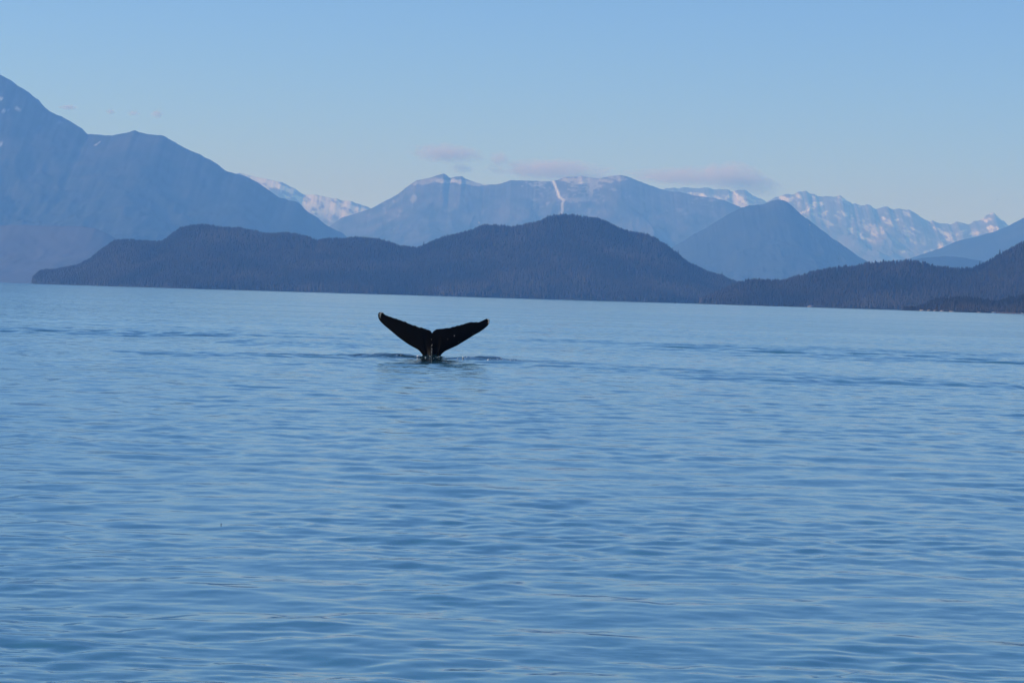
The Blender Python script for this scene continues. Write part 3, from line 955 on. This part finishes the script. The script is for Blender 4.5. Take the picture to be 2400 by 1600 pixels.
def build_whale():
    root = bpy.data.objects.new('whale', None)
    COL.objects.link(root)
    root.location = [float(c) for c in WB]
    tag(root, 'black humpback whale tail fluke raised upright out of the water', 'whale')
    nh = 110
    # match trailing and leading edges by their share of the lobe: visible leading edge first, peduncle near the middle
    tr = resample(TRAIL, TRAIL.index((1009, 464)), nh)
    ld = resample(LEAD, LEAD.index((1012, 1780)), nh)
    # re-time: the lobe's leading edge (above water) takes 82 % of the columns
    def retime(curve, pts, i_mid, i_w, share):
        P = np.array(pts, float)
        res = []
        for seg, k, rev in ((P[:i_mid + 1], i_w[0], False), (P[i_mid:], i_w[1] - i_mid, True)):
            d = np.concatenate([[0], np.cumsum(np.hypot(*np.diff(seg, axis=0).T))])
            t = np.linspace(0, 1, nh)
            if not rev:
                s = np.where(t < share, t / share * d[k], d[k] + (t - share) / (1 - share) * (d[-1] - d[k]))
            else:
                s = np.where(t < 1 - share, t / (1 - share) * d[k], d[k] + (t - (1 - share)) / share * (d[-1] - d[k]))
            q = np.stack([np.interp(s, d, seg[:, j]) for j in (0, 1)], -1)
            res.append(q if not rev else q[1:])
        return np.concatenate(res)
    ld = retime(ld, LEAD, LEAD.index((1012, 1780)), (LEAD.index((922, 818)), LEAD.index((1100, 825))), 0.80)
    n = len(tr)
    # irregular, nicked trailing edge
    i = np.arange(n)
    nick = 22 * (fbm(i / 2.6, 0 * i, 5, 3) - 0.5) + 16 * (fbm(i / 9.0, 0 * i + 4, 8, 2) - 0.5)
    nick *= smooth(np.abs(tr[:, 0] - 1009), 15, 90) * smooth(tr[:, 0], 330, 420) * (1 - smooth(tr[:, 0], 1640, 1740))
    tr = tr.copy()
    tr[:, 1] += nick
    nv = 34
    v = np.linspace(0, 1, nv)
    vv = v ** 1.15
    Q = ld[None] * (1 - vv[:, None, None]) + tr[None] * vv[:, None, None]
    x = (Q[..., 0] - CX) * PX
    z = (CZ - Q[..., 1]) * PX
    span = np.abs(x) / 2.0
    prof = np.sqrt(np.clip(vv, 0, 1))[:, None] * (1 - vv[:, None]) ** 0.9 * 2.2 * np.ones_like(x)
    half = (0.075 * (1 - 0.8 * span) + 0.012) * prof * 0.9 + 0.006 * (1 - np.abs(2 * v[:, None] - 1) ** 8)
    # tail stock merging into the flukes: deep front to back, narrow side to side
    g = 0.02 + 0.17 * smooth(-z, -0.95, 0.35) + 0.12 * smooth(-z, 0.3, 2.4)
    wx = 0.17 + 0.06 * smooth(-z, 0.0, 1.6) + 0.35 * smooth(z, 0.1, 0.9)
    ped = g * np.clip(1 - (x / wx) ** 2, 0, 1) ** 0.9
    keel = 0.035 * np.exp(-(x / 0.035) ** 2) * smooth(-z, -0.65, -0.1)
    edge = smooth(v, 0, 0.10)[:, None] * (1 - smooth(v, 0.93, 1.0))[:, None]
    half = np.maximum(half, ped * edge)
    ymid = tail_surface(x, z)
    front = np.stack([x, ymid - half - keel * edge, z], -1)
    back = np.stack([x, ymid + half, z], -1)
    fr = front.reshape(-1, 3)
    bk = back.reshape(-1, 3)
    F = grid_faces(nv, n)
    nfv = len(fr)
    faces = [F, F[:, ::-1] + nfv]
    # close the rim
    rim = np.concatenate([np.arange(n), np.arange(1, nv) * n + n - 1, (nv - 1) * n + np.arange(n - 2, -1, -1), np.arange(nv - 2, 0, -1) * n])
    nx = np.roll(rim, -1)
    faces.append(np.stack([nx, rim, rim + nfv, nx + nfv], -1))
    me = mesh_np('tail', np.concatenate([fr, bk]), np.concatenate(faces), whale_skin())
    tail = link('tail', me, root)

    # barnacles: ribbed truncated cones with an open top, facing the camera side of the skin
    BARN = simple_mat('barnacle_shell', (0.78, 0.74, 0.62), 0.75, (0.55, 0.5, 0.4), scale=60.0)
    sides = 9
    bv, bf = [], []
    for (r, h_) in ((1.0, 0.0), (0.78, 0.55), (0.5, 0.8), (0.36, 0.55)):
        for s in range(sides):
            a = 2 * math.pi * s / sides
            rr = r * (1.0 + (0.12 if s % 2 else -0.06))
            bv.append((rr * math.cos(a), -h_, rr * math.sin(a)))
    for k in range(3):
        for s in range(sides):
            bf.append((k * sides + s, k * sides + (s + 1) % sides, (k + 1) * sides + (s + 1) % sides, (k + 1) * sides + s))
    bme = mesh_np('barnacle', bv, bf, BARN)
    pts_front = fr

    def barnacle(cx, cy, r, name='barnacle'):
        xx, zz = (cx - CX) * PX, (CZ - cy) * PX
        j = np.argmin((pts_front[:, 0] - xx) ** 2 + (pts_front[:, 2] - zz) ** 2)
        o = link(name, bme, tail, loc=(xx, pts_front[j, 1] + 0.004, zz))
        o.scale = (r, r * 0.8, r)
    for (cx, cy, r) in [(287, 218, .020), (292, 212, .016), (280, 222, .017), (282, 242, .022), (286, 248, .015), (281, 262, .011), (285, 275, .010), (300, 205, .016), (288, 204, .016), (310, 202, .013),
                        (274, 262, .012), (266, 225, .010),
                        (1778, 252, .020), (1785, 262, .022), (1784, 276, .018), (1787, 286, .022), (1784, 298, .020), (1776, 262, .016), (1770, 250, .014), (1780, 306, .016),
                        (1318, 493, .018), (1230, 541, .011), (1571, 450, .010), (1380, 576, .010), (1007, 553, .012), (812, 411, .012), (1255, 560, .007), (560, 350, .006), (700, 500, .006)]:
        barnacle(cx, cy, r * (0.7 if 330 < cx < 1700 and cx != 1318 else 1.0))
    # wet glints down the keel, modelled as tiny pale shells
    rng = np.random.default_rng(3)
    V, F2 = [], []
    for k in range(46):
        cy = rng.uniform(596, 805)
        cx = 1016 + rng.normal(0, 3.0) + (cy - 600) * -0.01
        r = rng.uniform(.004, .0085)
        xx, zz = (cx - CX) * PX, (CZ - cy) * PX
        j = np.argmin((pts_front[:, 0] - xx) ** 2 + (pts_front[:, 2] - zz) ** 2)
        o = len(V)
        for (a, b_, c) in bv:
            V.append((xx + a * r, pts_front[j, 1] + 0.002 + b_ * r, zz + c * r * 1.6))
        F2 += [tuple(o + q for q in t) for t in bf]
    kb = link('keel_glints', mesh_np('keel_glints', V, F2, BARN), tail)
    kb['kind'] = 'stuff'
    return root
build_whale()

# ------------------------------------------------------------------ splash round the tail
def splash():
    rng = np.random.default_rng(12)
    phi = (1 + 5 ** 0.5) / 2
    iv = np.array([(-1, phi, 0), (1, phi, 0), (-1, -phi, 0), (1, -phi, 0), (0, -1, phi), (0, 1, phi), (0, -1, -phi), (0, 1, -phi), (phi, 0, -1), (phi, 0, 1), (-phi, 0, -1), (-phi, 0, 1)]) / 1.9
    jf = np.array([(0, 11, 5), (0, 5, 1), (0, 1, 7), (0, 7, 10), (0, 10, 11), (1, 5, 9), (5, 11, 4), (11, 10, 2), (10, 7, 6), (7, 1, 8), (3, 9, 4), (3, 4, 2), (3, 2, 6), (3, 6, 8), (3, 8, 9), (4, 9, 5), (2, 4, 11), (6, 2, 10), (8, 6, 7), (9, 8, 1)])
    centers = [(-1.85, .35, 60), (-1.2, .22, 60), (-0.75, .3, 40), (-0.4, .15, 40), (0.1, .18, 50), (0.55, .3, 30), (1.0, .3, 45), (1.35, .25, 45), (1.9, .3, 80), (2.25, .25, 50), (2.7, .3, 25)]
    P, S = [], []
    for (c, sd, k) in centers:
        x = rng.normal(c, sd, k)
        y = rng.normal(-0.35, 0.35, k)
        z = 0.045 + np.abs(rng.normal(0, 0.045, k))
        keep = rng.uniform(0, 1, k) < 0.8
        x, y, z = x[keep], y[keep], z[keep] * 0.8
        k = len(x)
        P.append(np.stack([x, y, z], -1))
        S.append(rng.gamma(1.6, 0.0040, k) + 0.002)
    P, S = np.concatenate(P), np.concatenate(S)
    st = np.stack([S * rng.uniform(1.0, 2.4, len(S)), S, S * rng.uniform(0.6, 1.1, len(S))], -1)
    V = P[:, None, :] + iv[None] * st[:, None, :]
    F = (jf[None] + (np.arange(len(P)) * 12)[:, None, None]).reshape(-1, 3)
    m = simple_mat('white_water', (0.8, 0.82, 0.82), 0.35, (0.65, 0.68, 0.7), scale=30.0)
    o = link('splash', mesh_np('splash', V.reshape(-1, 3), F, m), loc=(WB[0], WB[1], 0.0))
    tag(o, 'line of small white splashes on the water round the tail', 'splash', kind='stuff')
splash()

# ------------------------------------------------------------------ stub of kelp floating close to the camera
def kelp():
    p = on_water(518, 1231)
    m = simple_mat('wet_kelp', (0.012, 0.012, 0.008), 0.35, (0.03, 0.025, 0.012), scale=40.0)
    v, f = [], []
    prof = [(-.03, .002, 0), (0, .003, 0), (.006, .0035, .001), (.010, .0052, .002), (.014, .005, .003), (.017, .0025, .004), (.019, .0004, .004)]
    for (z, r, dx) in prof:
        for s in range(10):
            a = 2 * math.pi * s / 10
            v.append((r * math.cos(a) + dx * .4, r * math.sin(a), z))
    for i in range(len(prof) - 1):
        for s in range(10):
            f.append((i * 10 + s, i * 10 + (s + 1) % 10, (i + 1) * 10 + (s + 1) % 10, (i + 1) * 10 + s))
    o = link('kelp_stub', mesh_np('kelp_stub', v, f, m), loc=(p[0], p[1], 0.004))
    tag(o, 'tiny black stub poking out of the rippled water at lower left', 'kelp')
kelp()

# ------------------------------------------------------------------ clouds, beyond the haze
def cloud_material(name, dens, seed):
    """Thin vapour: densest inside, torn by noise, fading out before the hull."""
    m, nt, b = new_mat(name)
    nt.nodes.remove(b)
    L = nt.links.new
    tc = node(nt, 'ShaderNodeTexCoord')
    sb = node(nt, 'ShaderNodeVectorMath', operation='SUBTRACT')
    sb.inputs[1].default_value = (0.5, 0.5, 0.5)
    L(tc.outputs['Generated'], sb.inputs[0])
    ln = node(nt, 'ShaderNodeVectorMath', operation='LENGTH')
    L(sb.outputs[0], ln.inputs[0])
    nz = node(nt, 'ShaderNodeTexNoise')
    mp = node(nt, 'ShaderNodeMapping')
    mp.inputs['Location'].default_value = (seed * 3.7, seed * 1.3, 0)
    mp.inputs['Scale'].default_value = (1.7, 0.8, 0.75)
    L(tc.outputs['Generated'], mp.inputs['Vector'])
    nz.inputs['Scale'].default_value = 5.0
    nz.inputs['Detail'].default_value = 7
    nz.inputs['Roughness'].default_value = 0.7
    L(mp.outputs[0], nz.inputs['Vector'])
    a1 = node(nt, 'ShaderNodeMath', operation='MULTIPLY_ADD')     # radius pushed in and out by the noise
    L(nz.outputs['Fac'], a1.inputs[0])
    a1.inputs[1].default_value = -0.95
    L(ln.outputs['Value'], a1.inputs[2])
    mr = node(nt, 'ShaderNodeMapRange')
    mr.interpolation_type = 'SMOOTHSTEP'
    mr.inputs[1].default_value = -0.02
    mr.inputs[2].default_value = -0.42
    mr.inputs[3].default_value = 0.0
    mr.inputs[4].default_value = dens
    L(a1.outputs[0], mr.inputs[0])
    pv = node(nt, 'ShaderNodeVolumePrincipled')
    pv.inputs['Color'].default_value = (1.0, 0.985, 0.98, 1)
    L(mr.outputs[0], pv.inputs['Density'])
    L(pv.outputs[0], nt.nodes['Material Output'].inputs['Volume'])
    return m

def cloud(px, py, hw, hh, label, seed, dens=0.0016, tilt=0.0, group=None, D=44500, puffs=None):
    """A closed, lumpy body of thin vapour: flattened ellipsoid pushed in and out by noise."""
    c = at(px, py, D)
    k = D / F_PX
    nu, nv_ = 64, 26
    u = np.linspace(0, 2 * math.pi, nu, endpoint=False)
    w = np.linspace(0.03, math.pi - 0.03, nv_)
    U, Wv = np.meshgrid(u, w)
    dx, dy, dz = np.sin(Wv) * np.cos(U), np.sin(Wv) * np.sin(U), np.cos(Wv)
    n1 = fbm(dx * 2.6 + seed * 7.1 + dy, dz * 2.6 + dy * 1.7 + seed, seed, 4)
    n2 = fbm(dx * 7 + seed, dz * 5 + dy * 4, seed + 30, 3)
    r = 1.1 + 0.35 * n1 + 0.15 * (n2 - 0.5)
    hx, hy, hz = hw * k, hw * k * 0.6, hh * k
    X = c[0] + hx * dx * r
    Y = c[1] + hy * dy * r
    Z = c[2] + hz * dz * r * np.where(dz > 0, 1.15, 0.8) + (X - c[0]) * math.tan(tilt)
    verts = np.stack([X, Y, Z], -1).reshape(-1, 3)
    f = []
    for i in range(nv_ - 1):
        for j in range(nu):
            f.append((i * nu + j, (i + 1) * nu + j, (i + 1) * nu + (j + 1) % nu, i * nu + (j + 1) % nu))
    f = np.array(f)
    top = np.array([(0, 1 + q, 2 + q, 2 + q) for q in range(0)])
    me = mesh_np('cloud', verts, f, cloud_material('cloud_vapour', dens * 1150.0 / (hw * k * 0.6 + 1), seed))
    # close the two poles
    import bmesh
    bm = bmesh.new(); bm.from_mesh(me)
    bmesh.ops.holes_fill(bm, edges=[e for e in bm.edges if e.is_boundary], sides=0)
    bmesh.ops.recalc_face_normals(bm, faces=bm.faces)
    bm.to_mesh(me); bm.free()
    o = link('cloud', me)
    tag(o, label, 'cloud', group=group)
    return o

R_ = math.radians
cloud(1043, 364, 84, 22, 'long pinkish cloud floating above the left summit of the middle mountain', 1, 0.0014, -R_(6))
cloud(1082, 398, 28, 12, 'small grey cloud scrap close above the left summit of the middle mountain', 2, 0.0006)
cloud(1169, 377, 27, 18, 'small round pink cloud between the long cloud and the cloud bank', 3, 0.0007)
cloud(1290, 405, 125, 24, 'pink cloud bank resting on the ridge at the snow gully', 4, 0.0019)
cloud(1400, 416, 70, 9, 'thin pale cloud trailing along the right summit of the middle mountain', 5, 0.0006)
cloud(1612, 420, 135, 22, 'wide pink cloud over the gap right of the middle mountain', 6, 0.0015)
cloud(1716, 420, 80, 33, 'puffy pink cloud at the right end of the cloud bank', 7, 0.0014, -R_(8))
cloud(1775, 440, 66, 22, 'faint cloud sinking behind the peak of the pyramid mountain', 8, 0.0006, -R_(14))
cloud(160, 253, 22, 6, 'dark streak of cloud beside the left mountain', 9, 0.0010)
cloud(259, 263.5, 11, 6, 'small dark cloud scrap, second from the left mountain', 10, 0.0009)
cloud(312, 267, 15, 6, 'faint thin cloud scrap between two darker scraps above the left ridge', 11, 0.0006)
cloud(367, 270, 14, 9, 'dark cloud scrap above the right end of the left ridge', 12, 0.0009)

# ------------------------------------------------------------------ haze
def build_haze():
    x, y0, y1, z0, z1 = 31500, -4500, 41200, -6.0, 1640.0
    v = [(sx * x, yy, zz) for zz in (z0, z1) for sx, yy in ((-1, y0), (1, y0), (1, y1), (-1, y1))]
    f = [(3, 2, 1, 0), (4, 5, 6, 7), (0, 1, 5, 4), (1, 2, 6, 5), (2, 3, 7, 6), (3, 0, 4, 7)]
    m, nt, b = new_mat('haze_air')
    nt.nodes.remove(b)
    out = nt.nodes['Material Output']
    pv = node(nt, 'ShaderNodeVolumePrincipled')
    pv.inputs['Color'].default_value = (0.205, 0.49, 1.0, 1)
    pv.inputs['Absorption Color'].default_value = (1, 1, 1, 1)
    pv.inputs['Density'].default_value = 6.8e-5
    pv.inputs['Anisotropy'].default_value = 0.0
    nt.links.new(pv.outputs[0], out.inputs['Volume'])
    me = mesh_np('haze', v, f, m, shade=False)
    o = link('haze', me)
    tag(o, 'blue distance haze over the water and mountains', 'haze', kind='stuff')
    return o
build_haze()
